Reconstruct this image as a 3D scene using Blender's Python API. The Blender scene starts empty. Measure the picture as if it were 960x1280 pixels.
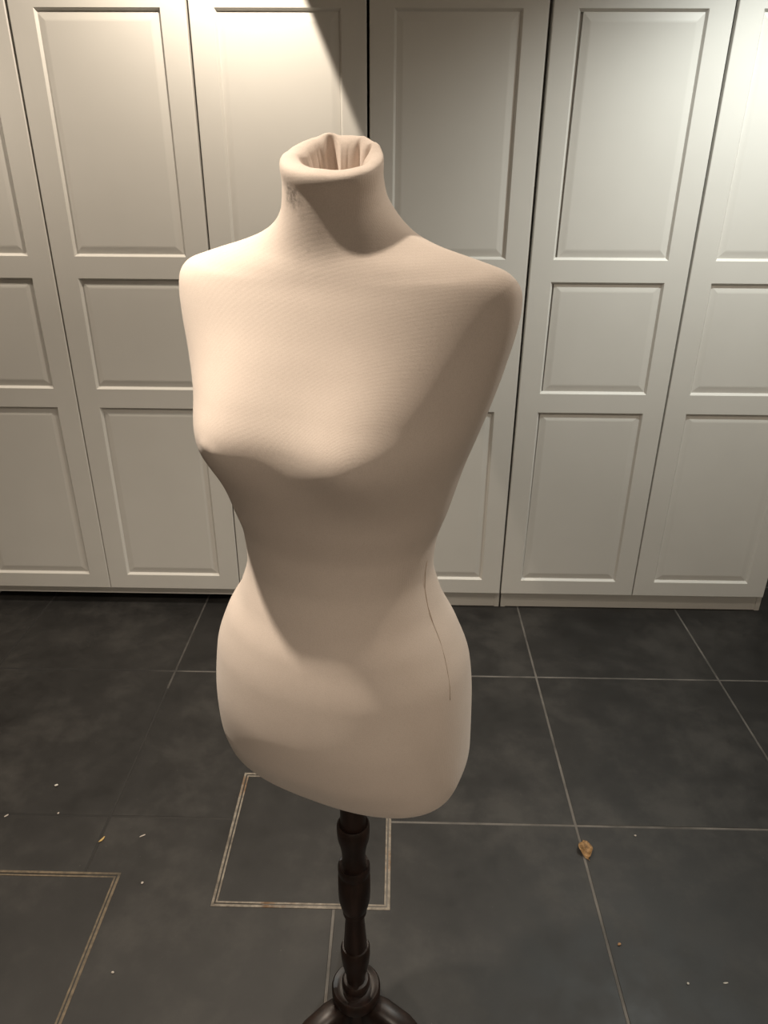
import bpy, bmesh, math, random
import numpy as np
from mathutils import Vector, Matrix
scn = bpy.context.scene
COL = scn.collection
rnd = random.Random(7)
R_ = math.radians

# ------------------------------------------------------------------ camera, world, lights, exposure
CX, CY, CZ, PITCH, YAW, ROLL, FPX = 0.0973, -2.3806, 1.539, 0.4424, -0.0184, 0.0055, 905.76
cam = bpy.data.cameras.new('camera'); cam_o = bpy.data.objects.new('camera', cam); COL.objects.link(cam_o)
cp, sp, cy_, sy_ = math.cos(PITCH), math.sin(PITCH), math.cos(YAW), math.sin(YAW)
fw = Vector((sy_*cp, cy_*cp, -sp)); rt = Vector((cy_, -sy_, 0)); up = rt.cross(fw)
rt, up = rt*math.cos(ROLL)+up*math.sin(ROLL), up*math.cos(ROLL)-rt*math.sin(ROLL)
m = Matrix.Identity(4)
for i in range(3):
    m[i][0], m[i][1], m[i][2] = rt[i], up[i], -fw[i]
m[0][3], m[1][3], m[2][3] = CX, CY, CZ
cam_o.matrix_world = m
cam.sensor_fit = 'VERTICAL'; cam.sensor_height = 36; cam.sensor_width = 27
cam.lens = FPX/1280*36; cam.clip_start = .05
scn.camera = cam_o

world = bpy.data.worlds.new('world'); scn.world = world; world.use_nodes = True
bg = world.node_tree.nodes['Background']
bg.inputs[0].default_value = (1, .9, .78, 1); bg.inputs[1].default_value = .0
scn.view_settings.view_transform = 'Standard'; scn.view_settings.look = 'None'
scn.view_settings.gamma = 1; scn.view_settings.use_curve_mapping = False
scn.view_settings.exposure = 0.53

def spot(name, loc, aim, watts, half, blend, size, col):
    l = bpy.data.lights.new(name, 'SPOT'); l.energy = watts; l.spot_size = 2*R_(half); l.spot_blend = blend
    l.shadow_soft_size = size; l.color = col
    o = bpy.data.objects.new(name, l); COL.objects.link(o); o.location = loc
    o.rotation_euler = (Vector(aim)-Vector(loc)).to_track_quat('-Z', 'Y').to_euler()
    return o
WARM = (1, .87, .71); COOL = (.95, 1, .95)
# recessed ceiling downlights of the room; the last lamp is added fill
spot('downlight_key', (-.45, -1.60, 2.33), (-.72, -1.60, 0), 74, 53, .9, .022, WARM)
wl = spot('downlight_wardrobe', (-.325, -.33, 2.33), (-.325, -.33, 0), 29, 51.3, .035, .012, WARM)
wl.rotation_euler = (0, R_(27), 0); wl.scale = (1, 3, 1)          # gimbal tilted to the left, wide oval beam
spot('downlight_right', (1.20, -.55, 2.33), (1.22, -.45, 0), 44, 70, .9, .03, COOL)
spot('downlight_left', (-1.60, -.42, 2.33), (-1.60, -.42, 0), 24, 70, .8, .03, WARM)
spot('downlight_side', (.78, -1.25, 2.33), (.74, -1.15, 0), 19, 80, .8, .05, WARM)
spot('fill_behind', (.3, -3.5, 2.33), (.3, -3.5, 0), 70, 75, .8, .05, WARM)  # unseen lamp added behind the camera to lift the ambient fill

# ------------------------------------------------------------------ helpers
def mat(name, build):
    M = bpy.data.materials.new(name); M.use_nodes = True
    nt = M.node_tree; b = nt.nodes['Principled BSDF']
    build(nt, b); return M
def N(nt, t, **k):
    n = nt.nodes.new(t)
    for a, v in k.items():
        if a in n.inputs.keys() if isinstance(a, str) else False: n.inputs[a].default_value = v
        else: setattr(n, a, v)
    return n
def noise(nt, vec, scale, detail=4, rough=.55):
    n = nt.nodes.new('ShaderNodeTexNoise'); n.inputs['Scale'].default_value = scale
    n.inputs['Detail'].default_value = detail; n.inputs['Roughness'].default_value = rough
    nt.links.new(vec, n.inputs['Vector']); return n.outputs['Fac']
def ramp(nt, fac, stops):
    r = nt.nodes.new('ShaderNodeValToRGB'); e = r.color_ramp.elements
    while len(e) < len(stops): e.new(.5)
    for x, (p, c) in zip(e, stops): x.position = p; x.color = (*c, 1) if len(c) == 3 else c
    nt.links.new(fac, r.inputs[0]); return r.outputs[0]
def mathn(nt, op, a, b=None, c=None, clamp=False):
    n = nt.nodes.new('ShaderNodeMath'); n.operation = op; n.use_clamp = clamp
    for i, v in enumerate((a, b, c)):
        if v is None: continue
        if isinstance(v, (int, float)): n.inputs[i].default_value = v
        else: nt.links.new(v, n.inputs[i])
    return n.outputs[0]
def mixc(nt, fac, a, b):
    n = nt.nodes.new('ShaderNodeMix'); n.data_type = 'RGBA'
    for s, v in ((n.inputs[0], fac), (n.inputs[6], a), (n.inputs[7], b)):
        if isinstance(v, (int, float)): s.default_value = v
        elif isinstance(v, tuple): s.default_value = (*v, 1)
        else: nt.links.new(v, s)
    return n.outputs[2]
def bump(nt, b, h, strength, dist=.001):
    n = nt.nodes.new('ShaderNodeBump'); n.inputs['Strength'].default_value = strength; n.inputs['Distance'].default_value = dist
    nt.links.new(h, n.inputs['Height']); nt.links.new(n.outputs[0], b.inputs['Normal'])
def pos(nt): return nt.nodes.new('ShaderNodeNewGeometry').outputs['Position']
def objc(nt): return nt.nodes.new('ShaderNodeTexCoord').outputs['Object']
def sep(nt, v):
    n = nt.nodes.new('ShaderNodeSeparateXYZ'); nt.links.new(v, n.inputs[0]); return n.outputs

# ------------------------------------------------------------------ materials
def m_paint(nt, b):
    p = pos(nt)
    c = ramp(nt, noise(nt, p, 3, 3), [(.3, (.72, .70, .66)), (.7, (.76, .74, .70))])
    nt.links.new(c, b.inputs['Base Color']); b.inputs['Roughness'].default_value = .42
    b.inputs['Specular IOR Level'].default_value = .35
    bump(nt, b, noise(nt, p, 260, 2), .05, .0006)
PAINT = mat('wardrobe_foil', m_paint)
def m_carc(nt, b):
    c = ramp(nt, noise(nt, pos(nt), 5, 2), [(.3, (.68, .66, .62)), (.7, (.72, .70, .66))])
    nt.links.new(c, b.inputs['Base Color']); b.inputs['Roughness'].default_value = .5
CARC = mat('carcass_melamine', m_carc)
def m_wall(nt, b):
    p = pos(nt); c = ramp(nt, noise(nt, p, 2, 4), [(.3, (.44, .40, .35)), (.7, (.48, .44, .39))])
    nt.links.new(c, b.inputs['Base Color']); b.inputs['Roughness'].default_value = .9
    bump(nt, b, noise(nt, p, 90, 3), .1, .001)
WALL = mat('wall_plaster', m_wall)
def m_tile(nt, b):
    p = pos(nt)
    a = noise(nt, p, 2.6, 6, .6); f = noise(nt, p, 11, 6, .65)
    s = mathn(nt, 'ADD', mathn(nt, 'MULTIPLY', a, .6), mathn(nt, 'MULTIPLY', f, .4))
    c = ramp(nt, s, [(.36, (.0125, .0118, .0114)), (.5, (.0220, .0208, .0200)), (.62, (.040, .0375, .035))])
    spk = noise(nt, p, 140, 2, .5)
    c = mixc(nt, mathn(nt, 'MULTIPLY', mathn(nt, 'GREATER_THAN', spk, .77), .35), c, (.16, .15, .14))
    nt.links.new(c, b.inputs['Base Color'])
    r = nt.nodes.new('ShaderNodeMapRange'); r.inputs[1].default_value = .3; r.inputs[2].default_value = .7
    r.inputs[3].default_value = .42; r.inputs[4].default_value = .58; nt.links.new(f, r.inputs[0])
    nt.links.new(r.outputs[0], b.inputs['Roughness'])
    b.inputs['Specular IOR Level'].default_value = .4
    bump(nt, b, f, .12, .002)
TILE = mat('slate_tile', m_tile)
def m_grout(nt, b):
    p = pos(nt); x, y, z = sep(nt, p)[:3]
    n = noise(nt, p, 9, 5, .6)
    # pale clean grout towards the right, dirt-filled grout towards the left and front corners
    lx = nt.nodes.new('ShaderNodeMapRange'); lx.inputs[1].default_value = -.75; lx.inputs[2].default_value = -.55; nt.links.new(x, lx.inputs[0])
    w = mathn(nt, 'MULTIPLY', lx.outputs[0], mathn(nt, 'ADD', mathn(nt, 'MULTIPLY', n, 1.6), -.25, clamp=True), clamp=True)
    inl = mathn(nt, 'LESS_THAN', x, -.2); low = mathn(nt, 'LESS_THAN', y, -.5)
    w = mathn(nt, 'MULTIPLY', w, mathn(nt, 'SUBTRACT', 1, mathn(nt, 'MULTIPLY', mathn(nt, 'MULTIPLY', inl, low), .88)))
    nt.links.new(mixc(nt, w, (.019, .0178, .017), (.19, .175, .16)), b.inputs['Base Color'])
    b.inputs['Roughness'].default_value = .9
GROUT = mat('grout', m_grout)
def framemat(name, cols):
    def f(nt, b):
        p = pos(nt)
        n = noise(nt, p, 7, 6, .68); n2 = noise(nt, p, 70, 4, .65)
        c = ramp(nt, n, list(zip((.34, .44, .53, .64), cols)))
        c = mixc(nt, mathn(nt, 'MULTIPLY', mathn(nt, 'SUBTRACT', n2, .3, clamp=True), 1.6, clamp=True), c, (.045, .036, .028))
        nt.links.new(c, b.inputs['Base Color']); b.inputs['Roughness'].default_value = .75
        bump(nt, b, n2, .3, .001)
    return mat(name, f)
FRAME = framemat('worn_hatch_frame', [(.07, .062, .053), (.24, .205, .165), (.30, .265, .22), (.20, .105, .045)])
FRAME_B = framemat('grimy_hatch_frame', [(.022, .019, .016), (.11, .088, .06), (.19, .145, .095), (.075, .06, .045)])
def m_dark(nt, b):
    c = ramp(nt, noise(nt, pos(nt), 30, 3), [(.3, (.012, .010, .009)), (.7, (.03, .026, .022))])
    nt.links.new(c, b.inputs['Base Color']); b.inputs['Roughness'].default_value = .95
DIRT = mat('dirt_seam', m_dark)
STAINS = [((0.019, .0426, 1.5131), .014, .6), ((0.024, .040, 1.521), .014, .55), ((0.0101, .0445, 1.4975), .006, .35),
          ((0.0037, .047, 1.4683), .0045, .75), ((0.0055, .047, 1.4650), .003, .6), ((-0.0097, .0448, 1.4848), .006, .25),
          ((0.028, .035, 1.512), .008, .4)]
def m_fabric(nt, b):
    o = objc(nt)
    n = noise(nt, o, 7, 4, .6); fine = noise(nt, o, 900, 2, .5)
    base = ramp(nt, n, [(.3, (.68, .58, .515)), (.7, (.73, .63, .56))])
    base = mixc(nt, mathn(nt, 'MULTIPLY', mathn(nt, 'SUBTRACT', fine, .42, clamp=True), .9), base, (.50, .41, .34))
    dn = noise(nt, o, 160, 5, .7)
    for (c, r, k) in STAINS:
        vs = nt.nodes.new('ShaderNodeVectorMath'); vs.operation = 'DISTANCE'; nt.links.new(o, vs.inputs[0]); vs.inputs[1].default_value = c
        f = mathn(nt, 'SUBTRACT', 1, mathn(nt, 'DIVIDE', vs.outputs['Value'], r), clamp=True)
        f = mathn(nt, 'MULTIPLY', f, mathn(nt, 'MULTIPLY', mathn(nt, 'SUBTRACT', dn, .40, clamp=True), 6), clamp=True)
        base = mixc(nt, mathn(nt, 'MULTIPLY', f, k), base, (.10, .075, .06))
    nt.links.new(base, b.inputs['Base Color']); b.inputs['Roughness'].default_value = .85
    b.inputs['Sheen Weight'].default_value = .15; b.inputs['Sheen Roughness'].default_value = .5
    b.inputs['Specular IOR Level'].default_value = .2
    # woven jersey: two crossed fine waves
    ws = []
    for rx in ((1, 0, 1), (1, 0, -1)):
        d = nt.nodes.new('ShaderNodeVectorMath'); d.operation = 'DOT_PRODUCT'; nt.links.new(o, d.inputs[0]); d.inputs[1].default_value = rx
        ws.append(mathn(nt, 'SINE', mathn(nt, 'MULTIPLY', d.outputs['Value'], 3800)))
    h = mathn(nt, 'ADD', mathn(nt, 'MULTIPLY', mathn(nt, 'MULTIPLY', ws[0], ws[1]), .5), mathn(nt, 'MULTIPLY', fine, 1.2))
    bump(nt, b, h, .35, .0004)
FABRIC = mat('jersey_fabric', m_fabric)
def m_seam(nt, b):
    c = ramp(nt, noise(nt, objc(nt), 80, 2), [(.3, (.46, .36, .29)), (.7, (.54, .43, .35))])
    nt.links.new(c, b.inputs['Base Color']); b.inputs['Roughness'].default_value = .9
SEAM = mat('seam_thread', m_seam)
def m_wood(nt, b):
    o = objc(nt)
    mp = nt.nodes.new('ShaderNodeMapping'); mp.inputs['Scale'].default_value = (30, 30, 4); nt.links.new(o, mp.inputs[0])
    n = noise(nt, mp.outputs[0], 2.5, 5, .6)
    c = ramp(nt, n, [(.3, (.008, .0045, .0035)), (.55, (.019, .0095, .0070)), (.75, (.034, .017, .012))])
    nt.links.new(c, b.inputs['Base Color']); b.inputs['Roughness'].default_value = .42
    bump(nt, b, n, .08, .001)
WOOD = mat('dark_stained_wood', m_wood)
def m_leaf(nt, b):
    n = noise(nt, objc(nt), 120, 5, .6)
    c = ramp(nt, n, [(.3, (.06, .030, .010)), (.5, (.20, .11, .04)), (.7, (.33, .20, .09))])
    nt.links.new(c, b.inputs['Base Color']); b.inputs['Roughness'].default_value = .7; bump(nt, b, n, .4, .002)
LEAF = mat('dried_leaf', m_leaf)
def crumbmat(name, col):
    def f(nt, b):
        n = noise(nt, objc(nt), 300, 3)
        c = ramp(nt, n, [(.3, tuple(v*.75 for v in col)), (.7, col)])
        nt.links.new(c, b.inputs['Base Color']); b.inputs['Roughness'].default_value = .8
    return mat(name, f)
C_YEL = crumbmat('straw_flake', (.62, .42, .16)); C_PALE = crumbmat('pale_crumb', (.50, .45, .40)); C_ORG = crumbmat('tan_crumb', (.42, .24, .12)); C_WHT = crumbmat('white_crumb', (.7, .66, .6))

# ------------------------------------------------------------------ mesh helpers
def obj(name, verts, faces, material, parent=None, smooth=False):
    me = bpy.data.meshes.new(name); me.from_pydata([tuple(v) for v in verts], [], faces); me.update()
    bm = bmesh.new(); bm.from_mesh(me); bmesh.ops.recalc_face_normals(bm, faces=bm.faces); bm.to_mesh(me); bm.free()
    if smooth:
        for p in me.polygons: p.use_smooth = True
    me.materials.append(material)
    o = bpy.data.objects.new(name, me); COL.objects.link(o)
    if parent: o.parent = parent
    return o
def instance(name, me, parent, loc):
    o = bpy.data.objects.new(name, me); COL.objects.link(o); o.parent = parent; o.location = loc; return o
def box(name, a, b, material, parent=None, bev=0):
    bm = bmesh.new(); bmesh.ops.create_cube(bm, size=1)
    for v in bm.verts:
        v.co = Vector([(a[i]+b[i])/2+v.co[i]*(b[i]-a[i]) for i in range(3)])
    if bev: bmesh.ops.bevel(bm, geom=list(bm.edges), offset=bev, segments=2, affect='EDGES', profile=.7)
    me = bpy.data.meshes.new(name); bm.to_mesh(me); bm.free(); me.materials.append(material)
    o = bpy.data.objects.new(name, me); COL.objects.link(o)
    if parent: o.parent = parent
    return o
def empty(name, loc=(0, 0, 0)):
    o = bpy.data.objects.new(name, None); COL.objects.link(o); o.location = loc; return o
def tag(o, label, cat, group=None):
    o['label'] = label; o['category'] = cat
    if group: o['group'] = group
    return o
def struct(o, label=None):
    o['kind'] = 'structure'
    if label: o['label'] = label
    return o

# ------------------------------------------------------------------ room shell
XL, XR, YB, YF, ZC = -2.75, 1.80, -4.6, .62, 2.38
struct(box('wall_back', (XL-.1, YF, -.05), (XR+.1, YF+.1, ZC), WALL), 'pale plaster wall behind the row of wardrobes')
struct(box('wall_left', (XL-.1, YB, -.05), (XL, YF, ZC), WALL), 'pale plaster wall left of the wardrobes')
struct(box('wall_right', (XR, YB, -.05), (XR+.1, YF, ZC), WALL), 'pale plaster wall right of the wardrobes')
struct(box('wall_front', (XL-.1, YB-.1, -.05), (XR+.1, YB, ZC), WALL), 'pale plaster wall behind the viewer')
struct(box('ceiling', (XL-.1, YB-.1, ZC), (XR+.1, YF+.1, ZC+.1), WALL), 'pale plaster ceiling')

XB, H1, TS, J = .5748, -.4101, .6085, .0064
floor = struct(box('floor', (XL-.1, YB-.1, -.06), (XR+.1, YF+.1, -.0009), GROUT), 'dark slate tile floor with pale grout lines')
HATCH = [(-.3185, .0955, -1.2680, -.8595), (-1.0000, -.5540, -1.6500, -1.1860)]     # x0 x1 y0 y1

def prism(poly, z0, z1, c):
    """polygon (ccw) slab with a small chamfered top edge"""
    n = len(poly); P = [Vector(p) for p in poly]
    ins = []
    for i in range(n):
        a, b_, d = P[i-1], P[i], P[(i+1) % n]
        e1 = (b_-a).normalized(); e2 = (d-b_).normalized()
        n1 = Vector((-e1.y, e1.x)); n2 = Vector((-e2.y, e2.x))
        ins.append(b_+(n1+n2)*c)
    v = [(p.x, p.y, z0) for p in P]+[(p.x, p.y, z1-c*.8) for p in P]+[(p.x, p.y, z1) for p in ins]
    f = [tuple(range(2*n, 3*n))]
    for i in range(n):
        j = (i+1) % n
        f += [(i, j, n+j, n+i), (n+i, n+j, 2*n+j, 2*n+i)]
    return v, f
def cut(x0, x1, y0, y1, r):
    """cell minus hatch rectangle covering one of its corners -> L polygon, or None if untouched"""
    hx0, hx1, hy0, hy1 = r
    if hx1 <= x0 or hx0 >= x1 or hy1 <= y0 or hy0 >= y1: return None
    left = hx0 <= x0; right = hx1 >= x1; bot = hy0 <= y0; top = hy1 >= y1
    if left and bot: return [(hx1, y0), (x1, y0), (x1, y1), (x0, y1), (x0, hy1), (hx1, hy1)]
    if right and bot: return [(x0, y0), (hx0, y0), (hx0, hy1), (x1, hy1), (x1, y1), (x0, y1)]
    if left and top: return [(x0, y0), (x1, y0), (x1, y1), (hx1, y1), (hx1, hy0), (x0, hy0)]
    if right and top: return [(x0, y0), (x1, y0), (x1, hy0), (hx0, hy0), (hx0, y1), (x0, y1)]
hw = TS/2-J/2
tv, tf = prism([(-hw, -hw), (hw, -hw), (hw, hw), (-hw, hw)], -.02, 0, .0009)
proto = None
for i in range(-6, 3):
    for j in range(-7, 3):
        x0, x1 = XB+i*TS+J/2, XB+(i+1)*TS-J/2
        y0, y1 = H1+(j-1)*TS+J/2, H1+j*TS-J/2
        if x1 < XL or x0 > XR or y1 < YB or y0 > YF: continue
        poly = None
        for h in HATCH:
            poly = poly or cut(x0, x1, y0, y1, h)
        dz = rnd.uniform(-.0004, .0004)
        if x0 < XL or x1 > XR or y0 < YB or y1 > YF:
            X0, X1, Y0, Y1 = max(x0, XL), min(x1, XR), max(y0, YB), min(y1, YF)
            v, f = prism([(X0, Y0), (X1, Y0), (X1, Y1), (X0, Y1)], -.02, 0, .0009); obj('tile', v, f, TILE, floor).location.z = dz
        elif poly:
            v, f = prism(poly, -.02, 0, .0009); obj('tile', v, f, TILE, floor).location.z = dz
        elif proto is None:
            proto = obj('tile', tv, tf, TILE, floor); proto.location = ((x0+x1)/2, (y0+y1)/2, dz)
        else:
            instance('tile', proto.data, floor, ((x0+x1)/2, (y0+y1)/2, dz))

def rect_ring(name, x0, x1, y0, y1, w, z0, z1, material, parent, jit=0):
    v, f = [], []
    for (a, zz) in ((0, z0), (0, z1), (w, z1), (w, z0)):
        v += [(x0+a, y0+a, zz), (x1-a, y0+a, zz), (x1-a, y1-a, zz), (x0+a, y1-a, zz)]
    for r in range(3):
        for i in range(4):
            j = (i+1) % 4; f.append((r*4+i, r*4+j, r*4+4+j, r*4+4+i))
    return obj(name, v, f, material, parent)
for k, (r, lab) in enumerate(zip(HATCH, ('square tiled floor hatch with worn brownish frame behind the dress form stand', 'tiled floor hatch with worn brown edge at the lower left of the floor'))):
    x0, x1, y0, y1 = r
    h = tag(empty('floor_hatch', ((x0+x1)/2, (y0+y1)/2, 0)), lab, 'floor hatch', None)
    fm = (FRAME, FRAME_B)[k]
    ox, oy = -(x0+x1)/2, -(y0+y1)/2
    a = (x0+ox, x1+ox, y0+oy, y1+oy)
    o = rect_ring('outer_frame', *a, 0.0060, -.015, .0006, fm, h)
    rect_ring('dirt_joint', a[0]+.0060, a[1]-.0060, a[2]+.0060, a[3]-.0060, .0034, -.015, -.0022, DIRT, h)
    rect_ring('inner_frame', a[0]+.0094, a[1]-.0094, a[2]+.0094, a[3]-.0094, .0042, -.015, .0002, fm, h)
    g = .0136
    v, f = prism([(a[0]+g, a[2]+g), (a[1]-g, a[2]+g), (a[1]-g, a[3]-g), (a[0]+g, a[3]-g)], -.02, -.0002, .0009)
    obj('cover_tile', v, f, TILE, h)

# ------------------------------------------------------------------ wardrobes
DB, DT = .0717, 2.021
ZL = [(.1315, .793), (.8581, 1.2192), (1.2853, 1.937)]
def door_mesh(W, s, k=0, th=.019):
    """frame with three openings, face at y=0 (front), x 0..W"""
    c = .0028; sd, sw = .0090, .0072
    xs = [c, s, W-s, W-c]; zs = [DB+c]+[z for p in ZL for z in p]+[DT-c]
    v, f = [], []
    idx = {}
    def V(x, y, z):
        k = (round(x, 5), round(y, 5), round(z, 5))
        if k not in idx: idx[k] = len(v); v.append((x, y, z))
        return idx[k]
    for i in range(3):
        for j in range(len(zs)-1):
            if i == 1 and j % 2 == 1: continue
            f.append((V(xs[i], 0, zs[j]), V(xs[i+1], 0, zs[j]), V(xs[i+1], 0, zs[j+1]), V(xs[i], 0, zs[j+1])))
    for (a, b) in ZL:
        loops = []
        for (d, y) in ((0, 0), (.0012, .0012), (sw-.0008, sd-.0008), (sw, sd)):
            loops.append([V(s+d, y, a+d), V(W-s-d, y, a+d), V(W-s-d, y, b-d), V(s+d, y, b-d)])
        for l0, l1 in zip(loops, loops[1:]):
            for i in range(4):
                j = (i+1) % 4; f.append((l0[i], l0[j], l1[j], l1[i]))
    # outer edge: rounded, then sides and back; follow the front outline vertices
    per = []
    for x in xs: per.append((x, zs[0]))
    for z in zs[1:]: per.append((xs[-1], z))
    for x in xs[::-1][1:]: per.append((x, zs[-1]))
    for z in zs[::-1][1:-1]: per.append((xs[0], z))
    def off(p, k):
        x, z = p
        if x == xs[0]: x -= k
        if x == xs[-1]: x += k
        if z == zs[0]: z -= k
        if z == zs[-1]: z += k
        return x, z
    loops = [[V(p[0], 0, p[1]) for p in per]]
    for k, y in ((c*.7, c*.3), (c, c), (c, th)):
        loops.append([V(off(p, k)[0], y, off(p, k)[1]) for p in per])
    for l0, l1 in zip(loops, loops[1:]):
        n = len(l0)
        for i in range(n): f.append((l0[i], l0[(i+1) % n], l1[(i+1) % n], l1[i]))
    f.append(tuple(loops[-1]))
    return [(x+k*z*(1-x/W), y, z) for x, y, z in v], f
def panel_mesh(W, s, a, b, k=0):
    sw, sd = .0072, .0090
    v, f = [], []
    for (d, y) in ((sw-.002, sd+.004), (sw, sd), (sw+.003, sd-.0004), (sw+.020, sd-.0034), (sw+.024, sd-.0038)):
        v += [(s+d, y, a+d), (W-s-d, y, a+d), (W-s-d, y, b-d), (s+d, y, b-d)]
    for r in range(4):
        for i in range(4):
            j = (i+1) % 4; f.append((r*4+i, r*4+j, r*4+4+j, r*4+4+i))
    f.append((16, 17, 18, 19)); f.append((3, 2, 1, 0))
    return [(x+k*z*(1-x/W), y, z) for x, y, z in v], f
def wardrobe(x0, label, doors, plinth=True, rot=0, dx0=0):
    root = tag(empty('wardrobe', (x0, .022, 0)), label, 'wardrobe', None)
    W, D, H = .998, .575, 2.012; t = .018
    box('side_panel', (0, 0, 0), (t, D, H), CARC, root, .0008)
    box('side_panel', (W-t, 0, 0), (W, D, H), CARC, root, .0008)
    box('top_panel', (t, 0, H-t), (W-t, D, H), CARC, root)
    box('bottom_panel', (t, 0, .062), (W-t, D, .080), CARC, root)
    box('back_panel', (t, D-.006, .08), (W-t, D, H-t), CARC, root)
    box('shelf', (t, .02, 1.02), (W-t, D-.006, 1.038), CARC, root)
    if plinth:
        box('plinth', (t, .003, .001), (W-t, .019, .062), CARC, root, .0006)
    else:
        box('rail', (t, .001, .036), (W-t, .017, .062), CARC, root, .0006)
    for (dx, dw, s, k) in doors:
        v, f = door_mesh(dw, s, k)
        d = obj('door', v, f, PAINT, root)
        d.location = (dx, -.022, 0)
        for (a, b) in ZL:
            v, f = panel_mesh(dw, s, a, b, k); obj('panel', v, f, PAINT, d)
    return root
S = .0705
wardrobe(-1.4985, 'pale panelled two-door wardrobe at the left with dark gap below instead of a plinth', [(0.0005, .4975, S, 0), (.5000, .4985, S+.001, 0)], plinth=False)
wardrobe(-.4965, 'pale panelled two-door wardrobe directly behind the dress form', [(-.0010, .4955, S, 0), (.4970, .4960, S-.001, 0)])
wardrobe(.5080, 'pale panelled two-door wardrobe at the right with one slightly crooked door', [(-.0055, .4970, S-.001, .0085), (.4945, .4945, S, 0)])

# ------------------------------------------------------------------ dress form
def crv(xs, ys, x):
    d = np.diff(ys)/np.diff(xs); h = np.diff(xs); mm = np.empty_like(ys); mm[0] = d[0]; mm[-1] = d[-1]
    for i in range(1, len(xs)-1):
        if d[i-1]*d[i] <= 0: mm[i] = 0
        else:
            w1 = 2*h[i]+h[i-1]; w2 = h[i]+2*h[i-1]; mm[i] = (w1+w2)/(w1/d[i-1]+w2/d[i])
    i = np.clip(np.searchsorted(xs, x)-1, 0, len(xs)-2); h = xs[i+1]-xs[i]; t = (x-xs[i])/h
    return (2*t**3-3*t**2+1)*ys[i]+(t**3-2*t**2+t)*h*mm[i]+(-2*t**3+3*t**2)*ys[i+1]+(t**3-t**2)*h*mm[i+1]
# height, half width, front depth, back depth, superellipse exponent, front slope, front exponent, back slope
RINGS = np.array([
[0.795, 0.07, 0.04, 0.06, 2.8, 0.0, 2.6, 0.0], [0.7951, 0.122, 0.062, 0.09, 2.9, 0.0, 2.6, 0.0],
[0.7965, 0.142, 0.075, 0.104, 3.0, 0.0, 2.6, 0.0], [0.8005, 0.1555, 0.0865, 0.114, 3.0, 0.0, 2.6, 0.0],
[0.811, 0.1645, 0.101, 0.12, 2.9, 0.0, 2.5, 0.0], [0.84, 0.169, 0.1175, 0.1235, 2.7, 0.0, 2.4, 0.0],
[0.878, 0.1695, 0.133, 0.1255, 2.5, 0.0, 2.3, 0.0], [0.935, 0.1685, 0.141, 0.1225, 2.4, 0.0, 2.2, 0.0],
[0.991, 0.164, 0.1375, 0.1129, 2.3, 0.0, 2.1, 0.0], [1.0386, 0.1475, 0.128, 0.1018, 2.2, 0.0, 2.05, 0.0],
[1.0772, 0.1255, 0.113, 0.0917, 2.2, 0.0, 2.05, 0.0], [1.118, 0.1138, 0.1, 0.0868, 2.2, 0.0, 2.1, 0.0],
[1.1516, 0.1168, 0.099, 0.0868, 2.2, 0.0, 2.1, 0.0], [1.196, 0.1305, 0.108, 0.0921, 2.2, 0.0, 2.1, 0.0],
[1.2469, 0.1445, 0.116, 0.0998, 2.3, 0.0, 2.2, 0.0], [1.287, 0.1582, 0.113, 0.106, 2.4, 0.0, 2.2, 0.0],
[1.323, 0.17, 0.101, 0.1115, 2.5, 0.0, 2.1, 0.0], [1.361, 0.181, 0.0855, 0.113, 2.6, 0.0, 2.1, 0.0],
[1.394, 0.189, 0.0725, 0.11, 2.7, -0.05, 2.1, 0.05], [1.418, 0.192, 0.064, 0.1045, 2.8, -0.12, 2.1, 0.12],
[1.436, 0.192, 0.058, 0.098, 2.8, -0.2, 2.1, 0.2], [1.448, 0.188, 0.0545, 0.092, 2.7, -0.28, 2.1, 0.25],
[1.456, 0.18, 0.0525, 0.086, 2.6, -0.33, 2.1, 0.25], [1.462, 0.16, 0.051, 0.076, 2.4, -0.36, 2.1, 0.22],
[1.469, 0.134, 0.049, 0.068, 2.2, -0.38, 2.1, 0.15], [1.475, 0.108, 0.0467, 0.063, 2.1, -0.38, 2.1, 0.05],
[1.482, 0.084, 0.0447, 0.0605, 2.0, -0.38, 2.0, -0.1], [1.493, 0.0645, 0.0432, 0.059, 2.0, -0.36, 2.0, -0.25],
[1.511, 0.0525, 0.0435, 0.0568, 2.0, -0.33, 2.0, -0.31], [1.537, 0.0495, 0.0452, 0.0524, 2.0, -0.31, 2.0, -0.42],
[1.549, 0.0501, 0.0488, 0.0503, 2.0, -0.29, 2.0, -0.43],
])
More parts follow.
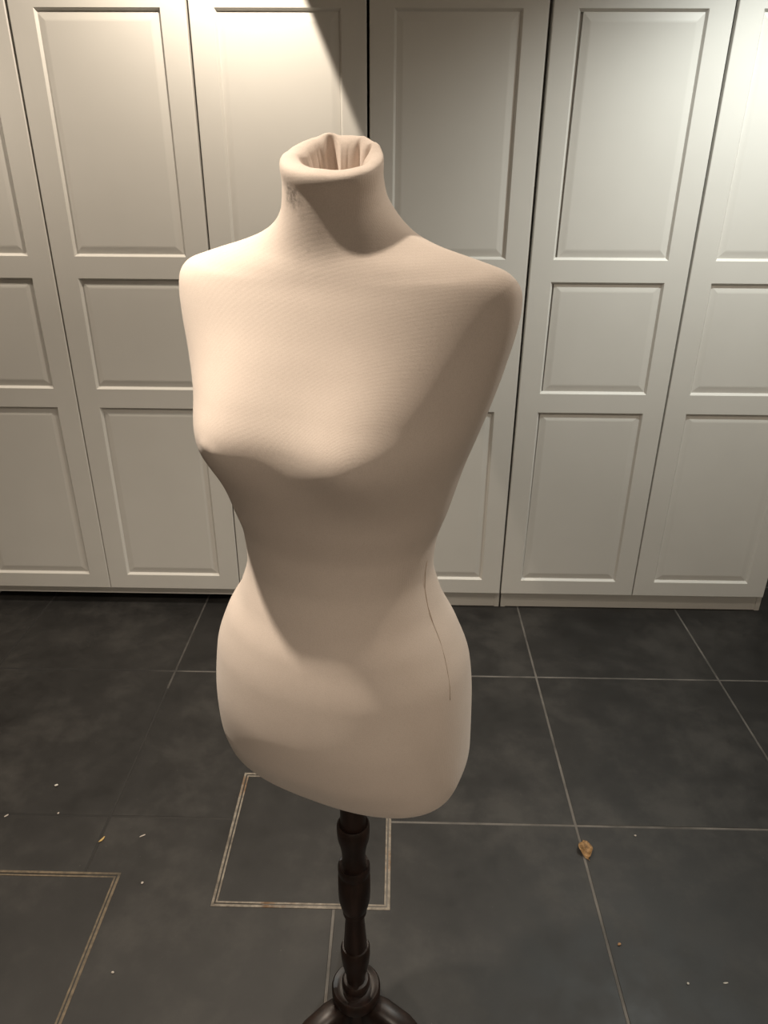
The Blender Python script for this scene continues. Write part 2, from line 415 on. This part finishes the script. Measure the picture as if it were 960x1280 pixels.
# rim of the neck: rolled over and drawn into the hole (fraction of the last ring, height offset, pleat amount)
RIM = [(1.003, .0035, 0), (.998, .0064, 0), (.975, .0082, 0), (.92, .0092, .0001), (.84, .0092, .0004), (.76, .0086, .0009), (.69, .0068, .0016), (.64, .0030, .0024),
       (.61, -.004, .003), (.575, -.014, .0036), (.52, -.026, .004), (.44, -.040, .004), (.30, -.052, .003), (.12, -.058, .001)]
BUST = dict(A=.0345, x=.088, z=1.2830, sx=.061, su=.070, sd=.042)
NA, NM = 224, 330
FORM_ANG, FORM_X, FORM_Y = R_(23), .031, -1.6106
def form_points(Rg, NMm, th):
    k = np.arange(len(Rg)).astype(float)
    cum = np.concatenate([[0], np.cumsum(np.maximum(np.abs(np.diff(Rg[:, :4], axis=0)).max(1), .002))])
    t = np.interp(np.linspace(0, cum[-1], NMm), cum, k)      # rows evenly spaced along the profile
    z, w, f, b, n, s, nf, sb = [crv(k, Rg[:, j].copy(), t)[:, None] for j in range(8)]
    c, si = np.cos(th)[None], np.sin(th)[None]
    n = np.where(si > 0, nf, n)
    x = w*np.sign(c)*np.abs(c)**(2/n); y = np.where(si > 0, f, b)*np.sign(si)*np.abs(si)**(2/n)
    Z = z+np.where(si > 0, s, sb)*y
    fr = np.clip(y/f, 0, 1)
    for sg in (-1, 1):
        sz = np.where(Z > BUST['z'], BUST['su'], BUST['sd'])
        y = y+BUST['A']*fr**.8*np.exp(-np.abs((x-sg*BUST['x'])/BUST['sx'])**2-np.abs((Z-BUST['z'])/sz)**2)
    # small crumple at one bust point, tiny bump on the chest
    for (bx, bz, r, a) in ((-.083, 1.2865, .0060, .0022), (-.070, 1.2830, .0050, .0016), (.0528, 1.3689, .004, .0007), (.0181, 1.0342, .003, .0006)):
        y = y+np.where(y > 0, 1, 0)*a*np.exp(-((x-bx)**2+(Z-bz)**2)/r**2)
    tt = np.clip((Z-1.3)/.12, 0, 1); tt = tt*tt*(3-2*tt)*np.clip((1.52-Z)/.06, 0, 1)
    Z = Z-(-.012)*x*tt-.003*np.clip((Z-1.42)/.03, 0, 1)*np.clip((1.50-Z)/.03, 0, 1)
    tn = np.clip((z-1.497)/.05, 0, 1)          # the neck opening dips to one side
    Z = Z-tn*tn*(3-2*tn)*(.009+.13*x)
    return np.stack([x, y, np.broadcast_to(Z, x.shape)], -1)
form = tag(empty('dress_form', (FORM_X, FORM_Y, 0)), 'cream fabric female dress form torso on a dark turned wooden tripod stand', 'dress form')
form.rotation_euler = (0, 0, math.pi-FORM_ANG)
# local axes of the body points: x towards viewer's right, y to the front -> after the half turn x flips
th = np.arange(NA)/NA*2*np.pi
P = form_points(RINGS, NM, th)
rows = [P[i] for i in range(NM)]
last = RINGS[-1]
for i, (k, dz, pl) in enumerate(RIM):
    fold = np.zeros(NA)
    for (fr_, ph, am) in ((5, .4, 1.0), (9, 1.9, .7), (14, .2, .35)):
        fold += am*np.sign(np.sin(fr_*th+ph))*np.abs(np.sin(fr_*th+ph))**.6
    backw = .25+.75*np.clip(.3-np.sin(th), 0, 1)
    kk = k+pl*fold*backw*28
    x = last[1]*kk*np.cos(th); y = np.where(np.sin(th) > 0, last[2], last[3])*kk*np.sin(th) - .022*(1-k)
    z = last[0]+np.where(y > 0, last[5], last[7])*y+dz+(pl*.4+(.0008 if .6 < k < .99 else 0))*fold*backw-(.009+.13*x)
    rows.append(np.stack([x, y, z], -1))
V = np.concatenate(rows); nr = len(rows)
# under the half-turn about z the local frame is (x,y)->(-x,-y) in world when ang=0; body front(+y)->world -y, body x must stay viewer's right
V = V*np.array([-1, 1, 1])
F = []
for i in range(nr-1):
    for j in range(NA):
        F.append((i*NA+j, i*NA+(j+1) % NA, (i+1)*NA+(j+1) % NA, (i+1)*NA+j))
F.append(tuple(range(NA))); F.append(tuple((nr-1)*NA+j for j in range(NA)))
torso = obj('torso', V, F, FABRIC, form, True); torso['label'] = 'cream jersey covered torso with gathered open neck'
mod = torso.modifiers.new('smooth', 'SMOOTH'); mod.factor = .5; mod.iterations = 4
vg = torso.vertex_groups.new(name='yoke')
for vi, vv in enumerate(V):
    wv = min(1, max(0, (vv[2]-1.35)/.04))*min(1, max(0, (1.505-vv[2])/.02))
    if wv > 0: vg.add([vi], wv, 'REPLACE')
mod = torso.modifiers.new('smooth_yoke', 'SMOOTH'); mod.factor = .5; mod.iterations = 45; mod.vertex_group = 'yoke'

def tube(name, pts, r, material, parent, n=6):
    v, f = [], []
    for i, p in enumerate(pts):
        p = Vector(p); d = (Vector(pts[min(i+1, len(pts)-1)])-Vector(pts[max(i-1, 0)])).normalized()
        a = d.cross(Vector((.3, 1, .1))).normalized(); b_ = d.cross(a)
        for k in range(n):
            q = p+(a*math.cos(2*math.pi*k/n)+b_*math.sin(2*math.pi*k/n))*r; v.append(q)
    for i in range(len(pts)-1):
        for k in range(n): f.append((i*n+k, i*n+(k+1) % n, i*n+n+(k+1) % n, i*n+n+k))
    f.append(tuple(range(n))); f.append(tuple((len(pts)-1)*n+k for k in range(n)))
    return obj(name, v, f, material, parent, True)
# side seams on both flanks, waist to upper hip
for sg in (1, -1):
    pts = []
    for z_, deg in [(1.14, 4.6), (1.125, 5.2), (1.105, 7), (1.084, 9), (1.065, 10), (1.048, 11.2), (1.03, 12.6), (1.012, 13.8), (.996, 14.5), (.98, 15)]:
        a = R_(deg) if sg > 0 else math.pi-R_(deg)
        Q = form_points(RINGS, NM, np.array([a]))[:, 0]
        q = Q[np.abs(Q[:, 2]-z_).argmin()].copy()
        pts.append((-q[0], q[1], q[2]))
    tube('side_seam', pts, .0005, SEAM, torso)

# turned stand (lathe)
PX, PYl = None, None
def lathe(name, prof, material, parent, loc, n=40):
    v, f = [], []
    for (r, z) in prof:
        for k in range(n): v.append((r*math.cos(2*math.pi*k/n), r*math.sin(2*math.pi*k/n), z))
    for i in range(len(prof)-1):
        for k in range(n): f.append((i*n+k, i*n+(k+1) % n, (i+1)*n+(k+1) % n, (i+1)*n+k))
    f.append(tuple(range(n))); f.append(tuple((len(prof)-1)*n+k for k in range(n)))
    o = obj(name, v, f, material, parent, False); o.location = loc
    for p in o.data.polygons: p.use_smooth = True
    o.data.set_sharp_from_angle(angle=R_(38)); return o
inv = Matrix.Rotation(-(math.pi-FORM_ANG), 3, 'Z')
off = inv @ Vector((.040-FORM_X, 0, 0))
lp = (off.x, off.y, 0)
upper = [(.0190, .800), (.0188, .664), (.0222, .6665), (.0244, .662), (.0246, .650), (.0236, .636), (.0205, .622), (.0183, .608), (.0176, .596), (.0180, .586), (.0190, .578)]
lathe('pole', upper + [(.0190, .470), (.0148, .468), (.0153, .452), (.0170, .425), (.0190, .390), (.0195, .372)], WOOD, form, lp)
lathe('collar', [(.0180, .577), (.0232, .580), (.0246, .576), (.0248, .566), (.0228, .562), (.0228, .557), (.0250, .553), (.0252, .520), (.0245, .502), (.0215, .486), (.0175, .474), (.0140, .468)], WOOD, form, lp)
lathe('collar', [(.0170, .388), (.0215, .388), (.0240, .382), (.0240, .366), (.0222, .345), (.0185, .325), (.0160, .312), (.0160, .288), (.0140, .284)], WOOD, form, lp)
lathe('base_plate', [(.0150, .302), (.0205, .301), (.0238, .296), (.0238, .287), (.0222, .283), (.0300, .2815), (.0345, .2835), (.0385, .2845), (.0412, .281), (.0412, .263), (.0385, .257), (.0260, .254), (.0240, .200), (.0220, .165), (.0140, .158)], WOOD, form, lp)
# three cabriole legs
def leg(az):
    prof = [(.020, .236, .020, .026), (.050, .238, .021, .026), (.085, .228, .021, .024), (.118, .200, .020, .022), (.142, .160, .018, .020), (.160, .115, .017, .018), (.180, .072, .016, .017), (.206, .042, .016, .016), (.236, .026, .016, .015), (.262, .021, .016, .013), (.275, .020, .012, .009)]
    v, f = [], []; n = 12
    for i, (r, z, hw_, hh) in enumerate(prof):
        a = prof[max(i-1, 0)]; b_ = prof[min(i+1, len(prof)-1)]
        d = Vector((b_[0]-a[0], 0, b_[1]-a[1])).normalized(); nn = Vector((-d.z, 0, d.x))
        for k in range(n):
            c, s = math.cos(2*math.pi*k/n), math.sin(2*math.pi*k/n)
            c = math.copysign(abs(c)**.7, c); s = math.copysign(abs(s)**.7, s)
            p = Vector((r, 0, z))+nn*(s*hh)+Vector((0, c*hw_, 0)); p.z = max(p.z, .0005)
            v.append(p)
    for i in range(len(prof)-1):
        for k in range(n): f.append((i*n+k, i*n+(k+1) % n, i*n+n+(k+1) % n, i*n+n+k))
    f.append(tuple(range(n))); f.append(tuple((len(prof)-1)*n+k for k in range(n)))
    o = obj('leg', v, f, WOOD, form, True); o.location = lp
    o.rotation_euler = (0, 0, az-(math.pi-FORM_ANG))
for az in (R_(95), R_(-25), R_(-145)): leg(az)

# ------------------------------------------------------------------ dried leaf and crumbs on the floor
def leaf(loc, rot):
    nu, nv = 14, 9; L_, W_ = .050, .0165
    v = []
    for side in (1, -1):
        for i in range(nu+1):
            u = i/nu; wd = W_*(math.sin(math.pi*u**.8)**.55 if 0 < u < 1 else 0)
            for j in range(nv+1):
                t = j/nv*2-1
                y = t*wd*(1+.08*math.sin(9*u+3*t))
                z = .0035+.011*(abs(t)**1.6)*math.sin(math.pi*u)*(1 if t > 0 else .7)+.003*math.sin(7*u+2*t)+.004*(1-u)**3+(.0006 if side > 0 else 0)
                v.append(((u-.5)*L_, y, z))
    f = []; n1 = (nu+1)*(nv+1)
    for s in (0, 1):
        for i in range(nu):
            for j in range(nv):
                a = s*n1+i*(nv+1)+j; f.append((a, a+1, a+nv+2, a+nv+1))
    for j in (0, nv):
        for i in range(nu):
            a = i*(nv+1)+j; f.append((a, a+nv+1, a+nv+1+n1, a+n1))
    o = obj('blade', v, f, LEAF, None, True)
    zmin = min(p[2] for p in v)
    root = empty('dried_leaf', loc); o.parent = root; o.location.z = -zmin+.0001
    root.rotation_euler = (0, 0, rot)
    st = tube('stem', [(L_/2-.004, 0, .0035), (L_/2+.004, .001, .004), (L_/2+.006, .002, .0045)], .0007, LEAF, root)
    rib = tube('midrib', [((u-.5)*L_, 0, .0036+.003*math.sin(7*u)+.004*(1-u)**3-zmin) for u in [.08+.84*k/10 for k in range(11)]], .0006, LEAF, root)
    return root
tag(leaf((.581, -1.0965, 0), R_(-86)), 'curled brown dried leaf lying on a pale grout line at right', 'leaf')

def crumb(name, loc, size, rot, material, label, cat, bend=0, group=None):
    bm = bmesh.new(); bmesh.ops.create_icosphere(bm, subdivisions=2, radius=.5)
    for vv in bm.verts:
        k = 1+rnd.uniform(-.16, .16)
        x, y, z = vv.co.x*size[0]*k, vv.co.y*size[1]*k, vv.co.z*size[2]*k
        y += bend*(x/size[0])**2*size[0]
        vv.co = (x, y, z)
    zm = min(vv.co.z for vv in bm.verts)
    for vv in bm.verts: vv.co.z -= zm
    me = bpy.data.meshes.new(name); bm.to_mesh(me); bm.free(); me.materials.append(material)
    o = bpy.data.objects.new(name, me); COL.objects.link(o); o.location = loc; o.rotation_euler = (0, 0, rot)
    return tag(o, label, cat, group)
def fl(px, py):
    d = fw+rt*((px-480)/FPX)+up*((640-py)/FPX); t = -CZ/d.z
    return (CX+d.x*t, CY+d.y*t, .0003)
crumb('straw_flake', fl(128, 1050), (.019, .0055, .004), R_(62), C_YEL, 'yellow curved straw flake on the dark tiles at left', 'flake', .35)
crumb('paper_sliver', fl(178, 1045), (.017, .004, .0015), R_(30), C_PALE, 'thin pale sliver right of the yellow flake', 'sliver')
crumb('crumb', fl(70.5, 982.5), (.009, .007, .005), .4, C_WHT, 'brightest white crumb on the tiles at far left', 'crumb')
crumb('crumb', fl(73, 1017), (.006, .005, .003), .9, C_PALE, 'small grey crumb just below the bright white crumb', 'crumb')
crumb('paper_sliver', fl(8, 1020), (.012, .0045, .002), R_(50), C_PALE, 'pale sliver at the left edge of the floor', 'sliver')
crumb('crumb', fl(178, 1104), (.006, .007, .003), 0, C_PALE, 'grey crumb beside the corner of the left floor hatch', 'crumb')
crumb('crumb', fl(141, 1216), (.006, .005, .003), 0, C_PALE, 'tiny pale crumb low on the floor beside the left hatch edge', 'crumb')
crumb('crumb', fl(774, 1181), (.009, .006, .004), .3, C_ORG, 'tan crumb on the floor at right below the dried leaf', 'crumb')
crumb('paper_sliver', fl(907, 1229), (.011, .003, .0015), .1, C_WHT, 'white sliver low at the right edge of the floor', 'sliver')
crumb('crumb', fl(860, 1230), (.005, .005, .003), 0, C_WHT, 'tiny white crumb left of the white sliver at lower right', 'crumb')
crumb('crumb', fl(794, 1045), (.006, .005, .003), 0, C_PALE, 'tiny pale crumb on the dark tile right of the dried leaf', 'crumb')
